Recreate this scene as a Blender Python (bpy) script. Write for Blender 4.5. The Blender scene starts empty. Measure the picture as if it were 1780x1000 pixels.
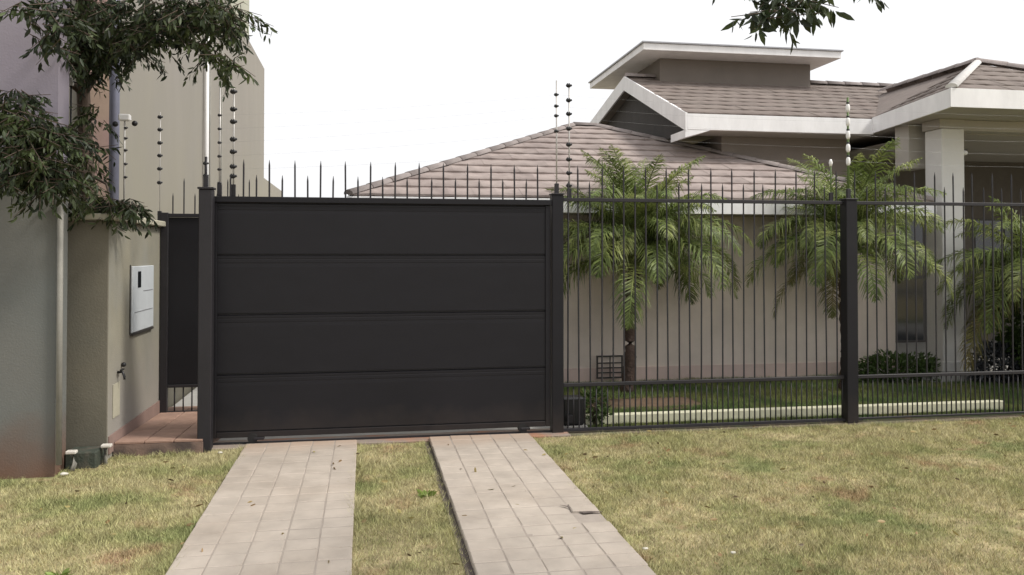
import bpy, bmesh, math, random
import numpy as np
from mathutils import Vector, Matrix, Euler

random.seed(11)
rng = np.random.default_rng(5)
R = math.radians
PI = math.pi
sc = bpy.context.scene
C = sc.collection

# ------------------------------------------------------------------ camera
EYE = 1.76
YAW = R(10.0)
F = 1450.0
cam_d = bpy.data.cameras.new('camera')
cam = bpy.data.objects.new('camera', cam_d)
C.objects.link(cam)
sc.camera = cam
cam_d.sensor_width = 36.0
cam_d.lens = F / 1780 * 36.0
cam_d.clip_start = 0.05
cam_d.clip_end = 2000
PITCH = 1.0
cam.location = (0, 0, EYE)
cam.rotation_euler = (R(90 + PITCH), 0, -YAW)
cam_d.shift_y = -(60 + F * math.tan(R(PITCH))) / 1780

# ------------------------------------------------------------------ sky, sun, exposure
SUN_EL, SUN_AZ = R(50), R(112)          # azimuth measured from +Y towards +X
w = bpy.data.worlds.new('World')
sc.world = w
w.use_nodes = True
wn = w.node_tree
wn.nodes.clear()
wo = wn.nodes.new('ShaderNodeOutputWorld')
bg = wn.nodes.new('ShaderNodeBackground')
sky = wn.nodes.new('ShaderNodeTexSky')
sky.sky_type = 'NISHITA'
sky.sun_disc = False
sky.sun_elevation = SUN_EL
sky.sun_rotation = SUN_AZ
sky.air_density = 1.0
sky.dust_density = 4.0
sky.ozone_density = 1.0
hs = wn.nodes.new('ShaderNodeHueSaturation')
hs.inputs['Saturation'].default_value = 0.10
mxs = wn.nodes.new('ShaderNodeMixRGB')
mxs.inputs[0].default_value = 0.6
mxs.inputs[2].default_value = (12.9, 12.9, 13.1, 1)      # an even deck of bright cloud
wn.links.new(sky.outputs[0], hs.inputs['Color'])
wn.links.new(hs.outputs[0], mxs.inputs[1])
wn.links.new(mxs.outputs[0], bg.inputs[0])
bg.inputs[1].default_value = 0.092
wn.links.new(bg.outputs[0], wo.inputs[0])
sd = bpy.data.lights.new('sun', 'SUN')
sd.energy = 2.3
sd.angle = R(10)
sd.color = (1.0, 0.95, 0.87)
sun = bpy.data.objects.new('sun', sd)
C.objects.link(sun)
sv = Vector((math.sin(SUN_AZ) * math.cos(SUN_EL), math.cos(SUN_AZ) * math.cos(SUN_EL), math.sin(SUN_EL)))
sun.rotation_euler = sv.to_track_quat('Z', 'Y').to_euler()
sun.location = (20, 10, 30)
sc.view_settings.view_transform = 'Standard'
sc.view_settings.look = 'None'
sc.view_settings.exposure = 0.33
sc.view_settings.gamma = 1.0
sc.view_settings.use_curve_mapping = False

# ------------------------------------------------------------------ helpers
def at(px, py, t):
    """a point at camera depth t on the sight line of a photo pixel (used to read the places off the photo)"""
    cx = (px - 890) / F
    return Vector((t * (cx * math.cos(YAW) + math.sin(YAW)), t * (-cx * math.sin(YAW) + math.cos(YAW)), EYE + (440 - py) / F * t))

def mat(name, col, rough=0.8, var=0.12, scale=6.0, bump=0.15, bscale=60.0, metal=0.0, spec=0.35, island=0.0, second=None, sec_scale=1.2, sec_lo=0.45, sec_hi=0.65, stretch=None, bdist=0.01):
    m = bpy.data.materials.new(name)
    m.use_nodes = True
    nt = m.node_tree; N = nt.nodes; L = nt.links
    b = N['Principled BSDF']
    b.inputs['Roughness'].default_value = rough
    b.inputs['Metallic'].default_value = metal
    b.inputs['Specular IOR Level'].default_value = spec
    g = N.new('ShaderNodeNewGeometry')
    vec = g.outputs['Position']
    if stretch:
        mp = N.new('ShaderNodeMapping'); mp.inputs['Scale'].default_value = stretch
        L.new(vec, mp.inputs[0]); vec = mp.outputs[0]
    n1 = N.new('ShaderNodeTexNoise'); n1.inputs['Scale'].default_value = scale; n1.inputs['Detail'].default_value = 6
    n1.inputs['Roughness'].default_value = 0.65
    L.new(vec, n1.inputs['Vector'])
    mr = N.new('ShaderNodeMapRange'); mr.inputs[1].default_value = 0.3; mr.inputs[2].default_value = 0.7
    mr.inputs[3].default_value = 1 - var; mr.inputs[4].default_value = 1 + var
    L.new(n1.outputs[0], mr.inputs[0])
    base = N.new('ShaderNodeRGB'); base.outputs[0].default_value = (*col, 1)
    cur = base.outputs[0]
    if second:
        n2 = N.new('ShaderNodeTexNoise'); n2.inputs['Scale'].default_value = sec_scale; n2.inputs['Detail'].default_value = 5
        L.new(vec, n2.inputs['Vector'])
        m2 = N.new('ShaderNodeMapRange'); m2.inputs[1].default_value = sec_lo; m2.inputs[2].default_value = sec_hi
        L.new(n2.outputs[0], m2.inputs[0])
        mx = N.new('ShaderNodeMixRGB'); mx.inputs[2].default_value = (*second, 1)
        L.new(m2.outputs[0], mx.inputs[0]); L.new(cur, mx.inputs[1]); cur = mx.outputs[0]
    val = mr.outputs[0]
    if island:
        oi = N.new('ShaderNodeObjectInfo')
        ad = N.new('ShaderNodeMath'); ad.operation = 'ADD'
        L.new(oi.outputs['Random'], ad.inputs[0]); L.new(g.outputs['Random Per Island'], ad.inputs[1])
        fr = N.new('ShaderNodeMath'); fr.operation = 'FRACT'; L.new(ad.outputs[0], fr.inputs[0])
        m3 = N.new('ShaderNodeMapRange'); m3.inputs[3].default_value = 1 - island; m3.inputs[4].default_value = 1 + island
        L.new(fr.outputs[0], m3.inputs[0])
        mu = N.new('ShaderNodeMath'); mu.operation = 'MULTIPLY'; L.new(val, mu.inputs[0]); L.new(m3.outputs[0], mu.inputs[1]); val = mu.outputs[0]
    vm = N.new('ShaderNodeVectorMath'); vm.operation = 'SCALE'
    L.new(cur, vm.inputs[0]); L.new(val, vm.inputs['Scale'])
    L.new(vm.outputs[0], b.inputs['Base Color'])
    if bump:
        n4 = N.new('ShaderNodeTexNoise'); n4.inputs['Scale'].default_value = bscale; n4.inputs['Detail'].default_value = 4
        L.new(vec, n4.inputs['Vector'])
        bp = N.new('ShaderNodeBump'); bp.inputs['Strength'].default_value = bump; bp.inputs['Distance'].default_value = bdist
        L.new(n4.outputs[0], bp.inputs['Height']); L.new(bp.outputs[0], b.inputs['Normal'])
    return m

def mix_low(m, col, z0, z1, nscale=3.0, amount=0.8, axis=2):
    """stain / paint change that follows height with a ragged noise edge (z0 = full, z1 = none)"""
    nt = m.node_tree; N = nt.nodes; L = nt.links
    b = N['Principled BSDF']
    src = b.inputs['Base Color'].links[0].from_socket
    g = N.new('ShaderNodeNewGeometry'); sp = N.new('ShaderNodeSeparateXYZ'); L.new(g.outputs['Position'], sp.inputs[0])
    n = N.new('ShaderNodeTexNoise'); n.inputs['Scale'].default_value = nscale; n.inputs['Detail'].default_value = 6
    L.new(g.outputs['Position'], n.inputs['Vector'])
    ma = N.new('ShaderNodeMath'); ma.operation = 'MULTIPLY_ADD'; ma.inputs[1].default_value = (z1 - z0) * 1.2; L.new(n.outputs[0], ma.inputs[0])
    ofs = N.new('ShaderNodeMath'); ofs.operation = 'SUBTRACT'; ofs.inputs[1].default_value = (z1 - z0) * 0.6
    L.new(sp.outputs[axis], ofs.inputs[0]); L.new(ofs.outputs[0], ma.inputs[2])
    mr = N.new('ShaderNodeMapRange'); mr.inputs[1].default_value = z0; mr.inputs[2].default_value = z1
    mr.inputs[3].default_value = amount; mr.inputs[4].default_value = 0
    L.new(ma.outputs[0], mr.inputs[0])
    mx = N.new('ShaderNodeMixRGB'); mx.inputs[2].default_value = (*col, 1)
    L.new(mr.outputs[0], mx.inputs[0]); L.new(src, mx.inputs[1]); L.new(mx.outputs[0], b.inputs['Base Color'])
    return m

def grass_mat(name, tan, olive, green, bright=1.0, island=0.25, soil=None, bump=0.5):
    m = bpy.data.materials.new(name); m.use_nodes = True
    nt = m.node_tree; N = nt.nodes; L = nt.links
    b = N['Principled BSDF']; b.inputs['Roughness'].default_value = 0.85; b.inputs['Specular IOR Level'].default_value = 0.2
    g = N.new('ShaderNodeNewGeometry')
    mp = N.new('ShaderNodeMapping'); mp.inputs['Scale'].default_value = (1, 1, 0); L.new(g.outputs['Position'], mp.inputs[0])
    def noise(s, d=6, off=0.0):
        n = N.new('ShaderNodeTexNoise'); n.inputs['Scale'].default_value = s; n.inputs['Detail'].default_value = d
        n.inputs['Roughness'].default_value = 0.6
        if off:
            mm = N.new('ShaderNodeMapping'); mm.inputs['Location'].default_value = (off, off * 2, 0); L.new(mp.outputs[0], mm.inputs[0]); L.new(mm.outputs[0], n.inputs[0])
        else:
            L.new(mp.outputs[0], n.inputs[0])
        return n.outputs[0]
    cr = N.new('ShaderNodeValToRGB')
    e = cr.color_ramp.elements
    e[0].position = 0.36; e[0].color = (*green, 1)
    e[1].position = 0.60; e[1].color = (*tan, 1)
    x = e.new(0.47); x.color = (*olive, 1)
    L.new(noise(1.3), cr.inputs[0])
    cur = cr.outputs[0]
    if soil:
        mr = N.new('ShaderNodeMapRange'); mr.inputs[1].default_value = 0.57; mr.inputs[2].default_value = 0.68; mr.inputs[4].default_value = 0.75
        L.new(noise(1.9, 6, 7.3), mr.inputs[0])
        mx = N.new('ShaderNodeMixRGB'); mx.inputs[2].default_value = (*soil, 1)
        L.new(mr.outputs[0], mx.inputs[0]); L.new(cur, mx.inputs[1]); cur = mx.outputs[0]
    m4 = N.new('ShaderNodeMapRange'); m4.inputs[1].default_value = 0.3; m4.inputs[2].default_value = 0.7
    m4.inputs[3].default_value = 0.72 * bright; m4.inputs[4].default_value = 1.25 * bright
    L.new(noise(9.0, 8, 3.1), m4.inputs[0]); val = m4.outputs[0]
    if island:
        m3 = N.new('ShaderNodeMapRange'); m3.inputs[3].default_value = 1 - island; m3.inputs[4].default_value = 1 + island
        L.new(g.outputs['Random Per Island'], m3.inputs[0])
        mu = N.new('ShaderNodeMath'); mu.operation = 'MULTIPLY'; L.new(val, mu.inputs[0]); L.new(m3.outputs[0], mu.inputs[1]); val = mu.outputs[0]
    vm = N.new('ShaderNodeVectorMath'); vm.operation = 'SCALE'; L.new(cur, vm.inputs[0]); L.new(val, vm.inputs['Scale'])
    L.new(vm.outputs[0], b.inputs['Base Color'])
    if bump:
        bp = N.new('ShaderNodeBump'); bp.inputs['Strength'].default_value = bump; bp.inputs['Distance'].default_value = 0.03
        L.new(noise(55, 4, 1.7), bp.inputs['Height']); L.new(bp.outputs[0], b.inputs['Normal'])
    return m

def leaf_mat(name, col, var=0.3, trans=0.25, second=None, rough=0.5):
    m = mat(name, col, rough=rough, var=0.15, scale=3.0, bump=0, island=var, spec=0.4, second=second, sec_scale=2.5)
    nt = m.node_tree; N = nt.nodes; L = nt.links
    b = N['Principled BSDF']; out = N['Material Output']
    tr = N.new('ShaderNodeBsdfTranslucent')
    src = b.inputs['Base Color'].links[0].from_socket
    L.new(src, tr.inputs[0])
    mx = N.new('ShaderNodeMixShader'); mx.inputs[0].default_value = trans
    L.new(b.outputs[0], mx.inputs[1]); L.new(tr.outputs[0], mx.inputs[2]); L.new(mx.outputs[0], out.inputs[0])
    return m

def link(o, parent=None, loc=None, rot=None):
    C.objects.link(o)
    if parent is not None: o.parent = parent
    if loc is not None: o.location = loc
    if rot is not None: o.rotation_euler = rot
    return o

def empty(name, loc, rotz=0):
    o = bpy.data.objects.new(name, None); o.empty_display_size = 0.2
    C.objects.link(o); o.location = loc; o.rotation_euler = (0, 0, rotz)
    return o

def tag(o, label, cat, group=None):
    o['label'] = label; o['category'] = cat
    if group: o['group'] = group
    return o

class MB:
    """collects shapes into one mesh, in world coordinates; build() moves them under the parent"""
    def __init__(s): s.bm = bmesh.new()
    def box(s, x0, x1, y0, y1, z0, z1, bev=0, rot=None):
        vs = [s.bm.verts.new((x, y, z)) for x in (x0, x1) for y in (y0, y1) for z in (z0, z1)]
        fs = [(0, 1, 3, 2), (4, 6, 7, 5), (0, 4, 5, 1), (2, 3, 7, 6), (0, 2, 6, 4), (1, 5, 7, 3)]
        F_ = [s.bm.faces.new([vs[i] for i in f]) for f in fs]
        if rot:
            c = Vector(((x0 + x1) / 2, (y0 + y1) / 2, (z0 + z1) / 2))
            bmesh.ops.rotate(s.bm, verts=vs, cent=c, matrix=Euler(rot).to_matrix())
        if bev:
            es = list({e for f in F_ for e in f.edges})
            bmesh.ops.bevel(s.bm, geom=es, offset=bev, segments=1, affect='EDGES', clamp_overlap=True)
        return s
    def tube(s, pts, rad, n=8, cap=True):
        pts = [Vector(p) for p in pts]
        if not hasattr(rad, '__len__'): rad = [rad] * len(pts)
        rings = []
        for i, p in enumerate(pts):
            d = (pts[min(i + 1, len(pts) - 1)] - pts[max(i - 1, 0)]).normalized()
            a = d.cross(Vector((0, 0, 1)))
            if a.length < 1e-3: a = Vector((1, 0, 0))
            a.normalize(); b = d.cross(a).normalized()
            rings.append([s.bm.verts.new(p + (a * math.cos(2 * PI * k / n) + b * math.sin(2 * PI * k / n)) * rad[i]) for k in range(n)])
        for i in range(len(rings) - 1):
            for k in range(n):
                f = s.bm.faces.new((rings[i][k], rings[i][(k + 1) % n], rings[i + 1][(k + 1) % n], rings[i + 1][k])); f.smooth = True
        if cap:
            try:
                s.bm.faces.new(rings[0][::-1]); s.bm.faces.new(rings[-1])
            except ValueError: pass
        return s
    def prism(s, poly, x0, x1):
        """poly of (y,z) extruded along x"""
        a = [s.bm.verts.new((x0, y, z)) for y, z in poly]; b = [s.bm.verts.new((x1, y, z)) for y, z in poly]
        s.bm.faces.new(a); s.bm.faces.new(b[::-1])
        n = len(poly)
        for i in range(n): s.bm.faces.new((a[i], b[i], b[(i + 1) % n], a[(i + 1) % n]))
        return s
    def poly(s, *pts):
        s.bm.faces.new([s.bm.verts.new(p) for p in pts]); return s
    def sphere(s, c, r, n=10, sq=(1, 1, 1)):
        g = bmesh.ops.create_uvsphere(s.bm, u_segments=n, v_segments=max(6, n // 2 + 1), radius=r)
        for v in g['verts']:
            v.co = Vector((v.co.x * sq[0], v.co.y * sq[1], v.co.z * sq[2])) + Vector(c)
        for f in {f for v in g['verts'] for f in v.link_faces}: f.smooth = True
        return s
    def mesh(s, name, m, recalc=True):
        if recalc: bmesh.ops.recalc_face_normals(s.bm, faces=s.bm.faces)
        me = bpy.data.meshes.new(name); s.bm.to_mesh(me); s.bm.free()
        for mm in (m if isinstance(m, (list, tuple)) else [m]): me.materials.append(mm)
        return me
    def build(s, name, m, parent=None, recalc=True):
        me = s.mesh(name, m, recalc)
        o = bpy.data.objects.new(name, me)
        if parent is not None:
            M = Matrix.Identity(4); p = parent; chain = []
            while p is not None: chain.append(p); p = p.parent
            for q in reversed(chain): M = M @ q.matrix_basis
            me.transform(M.inverted())
        link(o, parent)
        return o

def struct(mb, name, m, parent=None):
    o = mb.build(name, m, parent); o['kind'] = 'structure'; return o

def np_mesh(name, verts, faces, m, smooth=False):
    me = bpy.data.meshes.new(name)
    nv, nf, k = len(verts), len(faces), faces.shape[1]
    me.vertices.add(nv); me.vertices.foreach_set('co', verts.astype(np.float32).ravel())
    me.loops.add(nf * k); me.loops.foreach_set('vertex_index', faces.astype(np.int32).ravel())
    me.polygons.add(nf); me.polygons.foreach_set('loop_start', (np.arange(nf) * k).astype(np.int32))
    me.update(calc_edges=True)
    for mm in (m if isinstance(m, (list, tuple)) else [m]): me.materials.append(mm)
    return me

# ------------------------------------------------------------------ materials
M = {}
M['ground'] = grass_mat('dry_verge_ground', (.42, .34, .20), (.30, .26, .135), (.18, .19, .08), island=0, soil=(.33, .20, .12))
M['verge'] = grass_mat('verge_grass', (.47, .43, .24), (.395, .38, .185), (.28, .305, .13), bright=1.0, island=.5, soil=(.40, .29, .17), bump=0)
M['garden'] = grass_mat('garden_ground', (.11, .12, .045), (.075, .10, .035), (.05, .085, .028), island=0, soil=(.26, .13, .08))
M['garden_grass'] = grass_mat('garden_grass', (.23, .25, .09), (.15, .20, .07), (.10, .16, .05), island=.3, bump=0)
M['asphalt'] = mat('asphalt', (.05, .05, .052), bump=.5, bscale=120)
M['kerb'] = mat('kerb_concrete', (.36, .35, .33), bump=.3)
M['paver'] = mat('paver', (.425, .37, .315), var=.14, scale=4, bump=.35, bscale=110, island=.03, second=(.38, .325, .272), sec_scale=1.5)
mix_low(M['paver'], (.40, .27, .19), 7.85, 7.35, 3.0, .6, axis=1)
M['mortar'] = mat('mortar_bed', (.33, .285, .245), bump=.4, bscale=70)
M['broken'] = mat('broken_bed', (.10, .08, .07), bump=.6, bscale=50)
M['threshold'] = mat('threshold', (.27, .22, .185), bump=.4, second=(.33, .17, .11), sec_scale=3)
M['terra'] = mat('terracotta_tile', (.32, .205, .155), var=.16, scale=9, bump=.2, island=.08, second=(.29, .19, .15), sec_scale=3)
M['terra_edge'] = mat('entry_step', (.22, .15, .12), var=.2, bump=.4, second=(.10, .075, .065), sec_scale=5)
M['gate'] = mat('charcoal_gate_paint', (.0105, .0098, .0125), rough=.5, var=.07, scale=2.0, bump=.05, bscale=40, spec=.28, stretch=(1, 1, 3))
g_ = M['gate']; nt_ = g_.node_tree
n_ = nt_.nodes.new('ShaderNodeTexNoise'); n_.inputs['Scale'].default_value = 1.6; n_.inputs['Detail'].default_value = 7
r_ = nt_.nodes.new('ShaderNodeMapRange'); r_.inputs[3].default_value = .36; r_.inputs[4].default_value = .62
gg_ = nt_.nodes.new('ShaderNodeNewGeometry'); nt_.links.new(gg_.outputs['Position'], n_.inputs[0]); nt_.links.new(n_.outputs[0], r_.inputs[0]); nt_.links.new(r_.outputs[0], nt_.nodes['Principled BSDF'].inputs['Roughness'])
w1_ = nt_.nodes.new('ShaderNodeTexNoise'); w1_.inputs['Scale'].default_value = 2.2; w1_.inputs['Detail'].default_value = 2
nt_.links.new(gg_.outputs['Position'], w1_.inputs[0])
b2_ = nt_.nodes.new('ShaderNodeBump'); b2_.inputs['Strength'].default_value = .35; b2_.inputs['Distance'].default_value = .02
nt_.links.new(w1_.outputs[0], b2_.inputs['Height'])
old_ = nt_.nodes['Principled BSDF'].inputs['Normal'].links[0].from_node; nt_.links.new(b2_.outputs[0], old_.inputs['Normal'])
mix_low(g_, (.055, .042, .034), .06, .34, 7.0, .35)
M['iron'] = mat('black_iron', (.02, .018, .021), rough=.5, bump=.08, spec=.4)
M['iron2'] = mat('black_plastic', (.018, .018, .019), rough=.4, bump=.05)
M['white'] = mat('white_paint', (.80, .79, .78), rough=.6, var=.04, bump=.08, scale=3)
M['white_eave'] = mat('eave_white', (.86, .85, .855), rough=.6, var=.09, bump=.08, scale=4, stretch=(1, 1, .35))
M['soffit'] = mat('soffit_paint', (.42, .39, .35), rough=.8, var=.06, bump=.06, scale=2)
M['flash'] = mat('metal_flashing', (.36, .36, .38), rough=.4, metal=.4, bump=.05)
M['wall_pink'] = mat('house_wall', (.75, .655, .585), var=.10, scale=2.0, bump=.25, bscale=90)
M['plinth'] = mat('wall_plinth', (.66, .52, .47), var=.08, scale=3, bump=.2)
M['wall_brown'] = mat('upper_wall', (.25, .215, .19), var=.07, scale=2, bump=.2)
M['wall_tower'] = mat('tower_wall', (.20, .175, .155), var=.08, scale=2, bump=.2)
M['roof'] = mat('roof_tile_clay', (.33, .275, .255), rough=.75, var=.16, scale=7, bump=.2, island=.07, second=(.275, .225, .21), sec_scale=1.6)
M['roof2'] = mat('roof_tile_weathered', (.20, .166, .148), rough=.8, var=.16, scale=7, bump=.2, island=.05, second=(.185, .15, .135), sec_scale=1.8)
M['roof_base'] = mat('roof_underlay', (.12, .10, .09), bump=.1)
M['ridge'] = mat('ridge_cap', (.27, .235, .225), rough=.8, var=.15, scale=8, bump=.2, island=.15)
M['ridge_pale'] = mat('pale_hip_cap', (.62, .60, .58), rough=.7, var=.12, scale=8, bump=.2)
M['column'] = mat('column_white', (.70, .685, .665), var=.05, scale=3, bump=.2, bscale=80)
M['glass'] = mat('dark_glass', (.012, .014, .017), rough=.08, var=.05, bump=0, spec=.8)
M['frame'] = mat('window_frame', (.05, .045, .042), rough=.4, bump=.05)
M['grey_wall'] = mix_low(mat('grey_render', (.150, .150, .138), var=.08, scale=1.3, bump=.25, bscale=70, second=(.14, .148, .14), sec_scale=.8), (.16, .085, .055), .02, .5, 3.5, .9)
M['lav_wall'] = mat('lavender_render', (.24, .215, .26), var=.06, scale=1.2, bump=.2, bscale=60, second=(.26, .235, .265), sec_scale=.9)
M['pillar'] = mix_low(mat('beige_render_shaded', (.165, .15, .115), var=.09, scale=2.0, bump=.25, bscale=70, second=(.145, .138, .11), sec_scale=1.1), (.10, .095, .075), .1, .6, 4, .5)  # entry wall front, with its shade put into the darker colour
M['pillar_side'] = mix_low(mat('beige_render_weathered_lit', (.275, .255, .195), var=.10, scale=2.2, bump=.25, bscale=70, second=(.255, .245, .205), sec_scale=1.6), (.30, .28, .26), .3, 1.1, 3.2, .7)  # same wall's right face, painted lighter as the lit side
M['skirt'] = mat('reddish_skirting', (.26, .18, .155), bump=.1)
M['cap'] = mat('coping', (.40, .375, .29), var=.1, bump=.2)
M['neigh'] = mix_low(mat('tan_render', (.27, .25, .222), var=.06, scale=1.0, bump=.15, bscale=50, second=(.26, .243, .215), sec_scale=.6, stretch=(1, 1, .35)), (.29, .27, .20), 2.0, 4.5, .8, .6)
M['neigh2'] = mat('green_beige_render', (.40, .40, .33), var=.05, scale=1.5, bump=.15)
M['peach'] = mat('peach_render', (.50, .37, .29), var=.12, scale=3, bump=.15, second=(.52, .34, .33), sec_scale=2)
M['pole'] = mat('blue_grey_pole', (.17, .175, .23), rough=.45, metal=.2, bump=.05)
M['conduit'] = mat('conduit', (.25, .24, .21), rough=.6, bump=.1)
M['pvc'] = mat('white_pvc', (.66, .62, .56), rough=.5, bump=.05)
M['meter'] = mat('meter_box_plastic', (.56, .59, .61), rough=.4, var=.05, bump=.03)
M['stone'] = mat('pale_stone', (.60, .57, .50), bump=.3)
M['beam'] = mat('concrete_beam', (.70, .68, .50), var=.1, scale=8, bump=.25)
M['bark'] = mat('bark', (.10, .072, .055), var=.3, scale=18, bump=.8, bscale=30, stretch=(1, 1, .25), bdist=.02)
M['palm_bark'] = mat('palm_bark', (.075, .05, .04), var=.35, scale=25, bump=.9, bscale=40, bdist=.02)
M['leaf'] = leaf_mat('tree_leaf', (.030, .044, .018), .7, .3, second=(.065, .085, .028))
M['frond'] = leaf_mat('palm_frond', (.14, .185, .05), .6, .38, second=(.28, .31, .10))
M['frond_old'] = leaf_mat('palm_frond_old', (.26, .22, .09), .3, .25, second=(.17, .19, .06))
M['shrub'] = leaf_mat('shrub_leaf', (.06, .10, .025), .4, .25)
M['shrub_grey'] = leaf_mat('grey_shrub_leaf', (.07, .075, .085), .6, .15)
M['lime'] = leaf_mat('lime_leaf', (.20, .27, .06), .35, .3)
M['red'] = mat('red_petal', (.50, .09, .05), rough=.6, bump=0)
M['wire'] = mat('steel_wire', (.35, .35, .35), rough=.35, metal=.7, bump=0)
M['rod'] = mat('aluminium_rod', (.50, .48, .46), rough=.4, metal=.3, bump=.03)
M['rod_green'] = mat('green_rod', (.10, .15, .05), rough=.5, bump=.03)

# ------------------------------------------------------------------ ground and setting
def plane(x0, x1, y0, y1, z, step=None):
    b = MB(); b.poly((x0, y0, z), (x1, y0, z), (x1, y1, z), (x0, y1, z)); return b
struct(plane(-220, 220, -120, 320, 0), 'ground', M['ground'])
struct(plane(-60, 60, -9.5, -2.6, .004), 'road', M['asphalt'])
kb = MB()
for i in range(60): kb.box(-30 + i, -30.0 + i + .985, -2.6, -2.45, -.05, .12, .012)
struct(kb, 'kerb', M['kerb'])
struct(plane(1.95, 30, 8.02, 11.0, .006), 'garden_lawn', M['garden'])
struct(plane(-1.4, 1.9, 8.1, 30, .008), 'inner_driveway', M['kerb'])
b = MB(); b.box(-1.38, 1.95, 7.80, 8.12, -.05, .022, .008); struct(b, 'gate_threshold', M['threshold'])
b = MB(); b.box(-1.36, 5.1, 7.925, 7.945, .022, .04); struct(b, 'gate_track', M['iron'])
b = MB(); b.box(2.13, 7.02, 8.22, 8.31, .012, .115, .01)
struct(b, 'garden_kerb', M['beam'])
struct(plane(1.95, 9.8, 7.82, 8.09, .004), 'soil_strip', mat('soil_strip_earth', (.17, .135, .095), bump=.7, bscale=50, var=.25, second=(.12, .13, .07), sec_scale=3, bdist=.03))
b = MB(); b.poly(*[(3.15 + .95 * math.cos(a) * (1 + .12 * math.sin(3 * a)), 9.35 + .42 * math.sin(a) * (1 + .15 * math.cos(5 * a)), .012) for a in [2 * PI * k / 28 for k in range(28)]]); struct(b, 'soil_bed', mat('red_soil', (.15, .10, .065), bump=.7, bscale=40, var=.25, bdist=.03))
# porch floor
b = MB(); b.box(7.0, 16, 10.15, 14.0, -.05, .10, .01); struct(b, 'porch_floor', M['kerb'])

# driveway strips: bed + individual pavers
def brick_mesh(wd, ln, i):
    b = MB(); b.box(-wd / 2, wd / 2, -ln / 2, ln / 2, -.04, 0, .006)
    for v in b.bm.verts: v.co += Vector((random.uniform(-.0015, .0015), random.uniform(-.0015, .0015), random.uniform(-.001, .001)))
    return b.mesh('brick', M['paver'])
BW, BL, J = .19, .19, .0042
bricks_full = [brick_mesh(BW - .0030, BL - .0085, i) for i in range(5)]
bricks_half = [brick_mesh(BW / 2 - J, BL - J, i) for i in range(3)]
def strip(x0, x1, broken=False):
    b = MB(); b.box(x0 + .01, x1 - .01, .2, 7.84, -.05, .0425); s = struct(b, 'driveway_strip', M['mortar'])
    Wd = x1 - x0; bw = Wd / 5; sx = bw / BW
    rows = int((7.84 - .2) / BL)
    rest = MB()
    for r in range(rows):
        y = 7.84 - (r + .5) * BL
        cells = []
        cells = [(x0 + (k + .5) * bw + random.uniform(-.0015, .0015), 1) for k in range(5)]
        for (x, f) in cells:
            z = .0455 + random.uniform(-.0022, .0022); rot = [random.uniform(-.003, .003) for _ in range(3)]
            if broken and 5.15 < y < 5.60 and x > 1.17:
                if x > 1.40 and y < 5.38: z -= .022; rot = [.10, -.09, .12]
                elif x > 1.32: z += .007; rot = [-.05, .05, -.07]
            if y > 3.75:
                me = random.choice(bricks_full if f == 1 else bricks_half)
                o = link(bpy.data.objects.new('brick', me), s, (x, y, z), rot); o.scale = (sx, 1, 1)
            else:
                hw = (bw * f - J) / 2; rest.box(x - hw, x + hw, y - BL / 2 + J / 2, y + BL / 2 - J / 2, z - .04, z)
    o = rest.build('brick_field', M['paver'], s); o['kind'] = 'stuff'
    return s
strip(-1.05, -.065)
struct(plane(.55, .60, 3.0, 7.8, .006), 'shaded_edge_gap', M['broken'])  # flat dark strip: soil gap along the paving, its shadow put into the colour
sr = strip(.595, 1.545, True)
b = MB()
ck = [(1.305, 5.54), (1.345, 5.50), (1.36, 5.455), (1.395, 5.41), (1.42, 5.365), (1.47, 5.36), (1.545, 5.345)]; cw = [.003, .014, .012, .024, .034, .018, .006]
for i in range(len(ck) - 1):
    (x0, y0), (x1, y1) = ck[i], ck[i + 1]; b.poly((x0, y0 + cw[i], 0.0535), (x0, y0 - cw[i], 0.0535), (x1, y1 - cw[i + 1], 0.0535), (x1, y1 + cw[i + 1], 0.0535))
b.build('crack', M['broken'], sr)

# entry path with terracotta tiles, sloping gently back to the small gate
entry = MB(); 
entry.bm.verts.new
vs = [(-2.135, 7.72, -.05), (-1.40, 7.72, -.05), (-1.15, 9.9, -.05), (-2.135, 9.9, -.05), (-2.135, 7.72, .10), (-1.40, 7.72, .10), (-1.15, 9.9, .03), (-2.135, 9.9, .03)]
V = [entry.bm.verts.new(v) for v in vs]
for f in ((0, 1, 5, 4), (1, 2, 6, 5), (2, 3, 7, 6), (3, 0, 4, 7), (4, 5, 6, 7), (3, 2, 1, 0)): entry.bm.faces.new([V[i] for i in f])
ep = struct(entry, 'entry_path', M['terra_edge'])
tm = []
for i in range(3):
    t_ = MB(); t_.box(-.118, .118, -.142, .142, 0, .022, .004); tm.append(t_.mesh('tile', M['terra']))
sl = math.atan2(.07, 2.18)
for j in range(7):
    for i in range(4):
        x = -2.01 + i * .245; y = 7.87 + j * .295
        if x > -1.42 + (y - 7.72) * .11: continue
        link(bpy.data.objects.new('tile', tm[(i + j) % 3]), ep, (x, y, .10 - (y - 7.72) * .07 / 2.18 + .002), (-sl + random.uniform(-.004, .004), random.uniform(-.004, .004), 0))
struct(plane(-2.13, -1.2, 9.9, 22, .03), 'side_passage', M['kerb'])

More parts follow.
